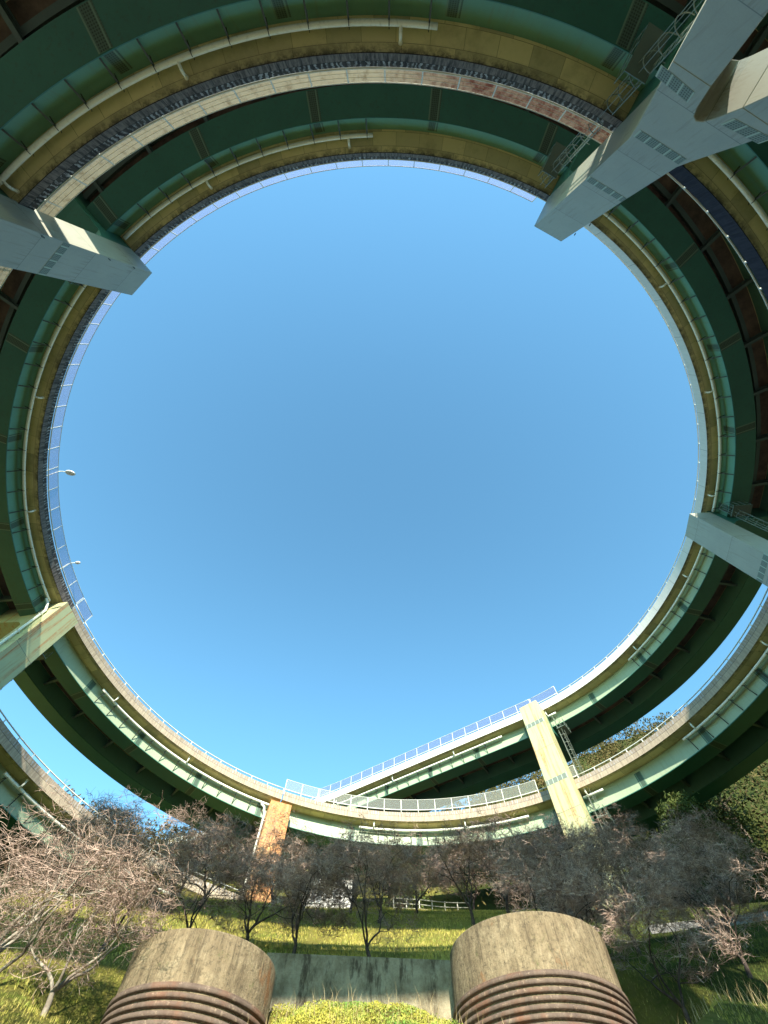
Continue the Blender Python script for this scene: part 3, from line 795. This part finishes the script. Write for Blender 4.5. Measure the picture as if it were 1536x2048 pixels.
def leaf(mb, p, s, rg):
    a = Vector((rg.gauss(0, 1), rg.gauss(0, 1), rg.gauss(0, 1))).normalized(); b = a.cross(Vector((rg.gauss(0, 1), rg.gauss(0, 1), rg.gauss(0, 1)))).normalized()
    i = len(mb.v); mb.v += [p-a*s, p-b*s*.45, p+a*s, p+b*s*.45]; mb.face((i, i+1, i+2, i+3))
leaf_tree(31, 42, 9, 4.0, 1, 'dark evergreen nearest the right edge under the bridge')
leaf_tree(38, 47, 11, 4.5, 2, 'tall dark evergreen furthest right, half behind the lower road')
leaf_tree(45, 52, 11, 4.5, 7, 'dark evergreen filling the right edge beneath the lower road')
leaf_tree(36, 56, 10, 4.5, 8, 'dark evergreen uphill of the other evergreens on the right')
leaf_tree(3.2, 50, 5, 2.6, 5, 'small round green tree behind the white rail fence')

# far wooded hillside
mb = MB(); rg = random.Random(5)
for k in range(1500):
    az = R_(rg.uniform(-42, 58)); d = 62+rg.random()**1.1*125; x, y = d*sin(az), d*cos(az); z = ground(x, y)
    r = rg.uniform(1.6, 3.2)
    tx = F(60+ (0), 40)
    for j in range(80):
        v = Vector((rg.gauss(0, 1), rg.gauss(0, 1), rg.gauss(.3, 1))).normalized()
        leaf(mb, Vector((x, y, z+r*1.1))+Vector((v.x*r, v.y*r, v.z*r*1.25)), rg.uniform(.2, .42)*(.35+d/160), rg)
tag(mb.build('hillside_woods', M_wood), 'mixed brown and green woods covering the far hillside', 'woods', kind='stuff')

# ------------------------------------------------------------------ grass
def blades(n, xr, yr, h, w_, mat, name, label, cat, sd_, avoid=True):
    rg = random.Random(sd_); mb = MB()
    for k in range(n):
        x, y = rg.uniform(*xr), rg.uniform(*yr)
        if hypot(x-6.26, y-21.5) < 3.15 or hypot(x+5.59, y-20.33) < 2.65 or (22.4 < y < 23.05 and -4 < x < 4.2): continue
        if noise.noise(Vector((x*.5, y*.5, sd_))) < rg.uniform(-.6, .1): continue
        z = ground(x, y)-.02; hh = h*rg.uniform(.4, 1.2); a = rg.uniform(0, 2*pi); l = rg.uniform(.1, .7)*hh; b = rg.uniform(0, 2*pi)
        i = len(mb.v); dx, dy = cos(a)*w_, sin(a)*w_; ex, ey = cos(b)*l, sin(b)*l
        mb.v += [(x-dx, y-dy, z), (x+dx, y+dy, z), (x+ex*.4+dx*.6, y+ey*.4+dy*.6, z+hh*.65), (x+ex*.4-dx*.6, y+ey*.4-dy*.6, z+hh*.65), (x+ex, y+ey, z+hh)]
        mb.face((i, i+1, i+2, i+3)); mb.face((i+3, i+2, i+4))
    tag(mb.build(name, mat), label, cat, kind='stuff')
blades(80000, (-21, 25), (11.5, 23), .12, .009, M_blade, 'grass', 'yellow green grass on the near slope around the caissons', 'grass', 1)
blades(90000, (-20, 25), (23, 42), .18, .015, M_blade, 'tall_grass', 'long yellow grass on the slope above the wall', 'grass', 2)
blades(700, (-5, 15), (16.5, 19.6), .62, .006, M_straw, 'dry_stalks', 'thin dry stalks standing in front of the caissons', 'dry grass', 3)
mb = MB(); rg = random.Random(9)
for k in range(52000):
    x, y = rg.uniform(-4.6, 6.7), rg.uniform(16.4, 22.5)
    if hypot(x-6.26, y-21.5) < 3.1 or hypot(x+5.59, y-20.33) < 2.6: continue
    leaf(mb, Vector((x, y, ground(x, y)+rg.uniform(0, .13)+.12*noise.noise(Vector((x*2, y*2, 0))))), rg.uniform(.02, .042), rg)
tag(mb.build('ground_cover', M_leafs), 'small leaved green and yellow ground cover between the caissons', 'ground cover', kind='stuff')

# ------------------------------------------------------------------ house, fence, guard wall
M_wall = paint('white_house_wall', (.33, .32, .29), amt=.12); M_roof = paint('grey_roof', (.10, .10, .11), amt=.3); M_glass = paint('dark_window', (.03, .04, .05), rough=.15, amt=.1, streak=False)
hx, hy = -4.0, 44.0; hz = ground(hx, hy)-.3
root = empty('house', (hx, hy, hz), 'small white walled house behind the bare trees left of centre', 'house')
mb = MB(); mb.box((hx-1.6, hy, hz), (4.2, 0, 0), (0, 4.5, 0), (0, 0, 3.0)); mb.build('wall', M_wall, root)
mb = MB(); mb.prism([(hx-2.0, hy-.5, hz+2.95), (hx-2.0, hy+2.25, hz+4.4), (hx-2.0, hy+5, hz+2.95)], [(hx+3.0, hy-.5, hz+2.95), (hx+3.0, hy+2.25, hz+4.4), (hx+3.0, hy+5, hz+2.95)]); mb.build('roof', M_roof, root)
for wx in (-.9, 1.0):
    mb = MB(); mb.box((hx+wx, hy-.04, hz+1.0), (.9, 0, 0), (0, .05, 0), (0, 0, 1.1)); wn = mb.build('window', M_glass, root)
    mb = MB()
    for q in ((-.06, -.06, 1.02, .06), (-.06, 1.1, 1.02, .06), (-.06, 0, .06, 1.1), (.9, 0, .06, 1.1), (.42, 0, .05, 1.1)):
        mb.box((hx+wx+q[0], hy-.07, hz+1.0+q[1]), (q[2], 0, 0), (0, .028, 0), (0, 0, q[3]))
    mb.build('frame', M_rail, wn)
# white rail fence on the terrace edge
fy = 43.0; root = empty('rail_fence', (6, fy, ground(6, fy)), 'white three rail fence on the slope above the right caisson', 'fence')
pts = [(2.2+1.1*i, fy+.12*i) for i in range(7)]
for x, y in pts:
    mb = MB(); z = ground(x, y); mb.box((x-.04, y-.04, z-.2), (.08, 0, 0), (0, .08, 0), (0, 0, 1.25)); mb.build('post', M_pier, root)
for hh in (.35, .65, .98):
    mb = MB(); mb.tube([(x, y-.06, ground(x, y)+hh) for x, y in pts], .03, 6); mb.build('rail', M_pier, root)
# guard wall along a lane on the right slope
mb = MB(); gp = [(17+2.0*i, 31.5-.05*i) for i in range(9)]
A = []
for (x, y) in gp:
    z = ground(x, y); A.append([(x, y, z-.3), (x, y, z+.4), (x, y+.3, z+.4), (x, y+.3, z-.3)])
for a_, b_ in zip(A, A[1:]): mb.prism([Vector(q) for q in a_], [Vector(q) for q in b_], cap=False)
n0 = len(mb.v); mb.v += A[0]+A[-1]; mb.face((n0, n0+1, n0+2, n0+3)); mb.face((n0+7, n0+6, n0+5, n0+4))
o = mb.build('guard_wall', M_par_clean, origin=(17, 31.5, ground(17, 31.5))); tag(o, 'low white guard wall rising across the shaded right hand slope', 'wall')
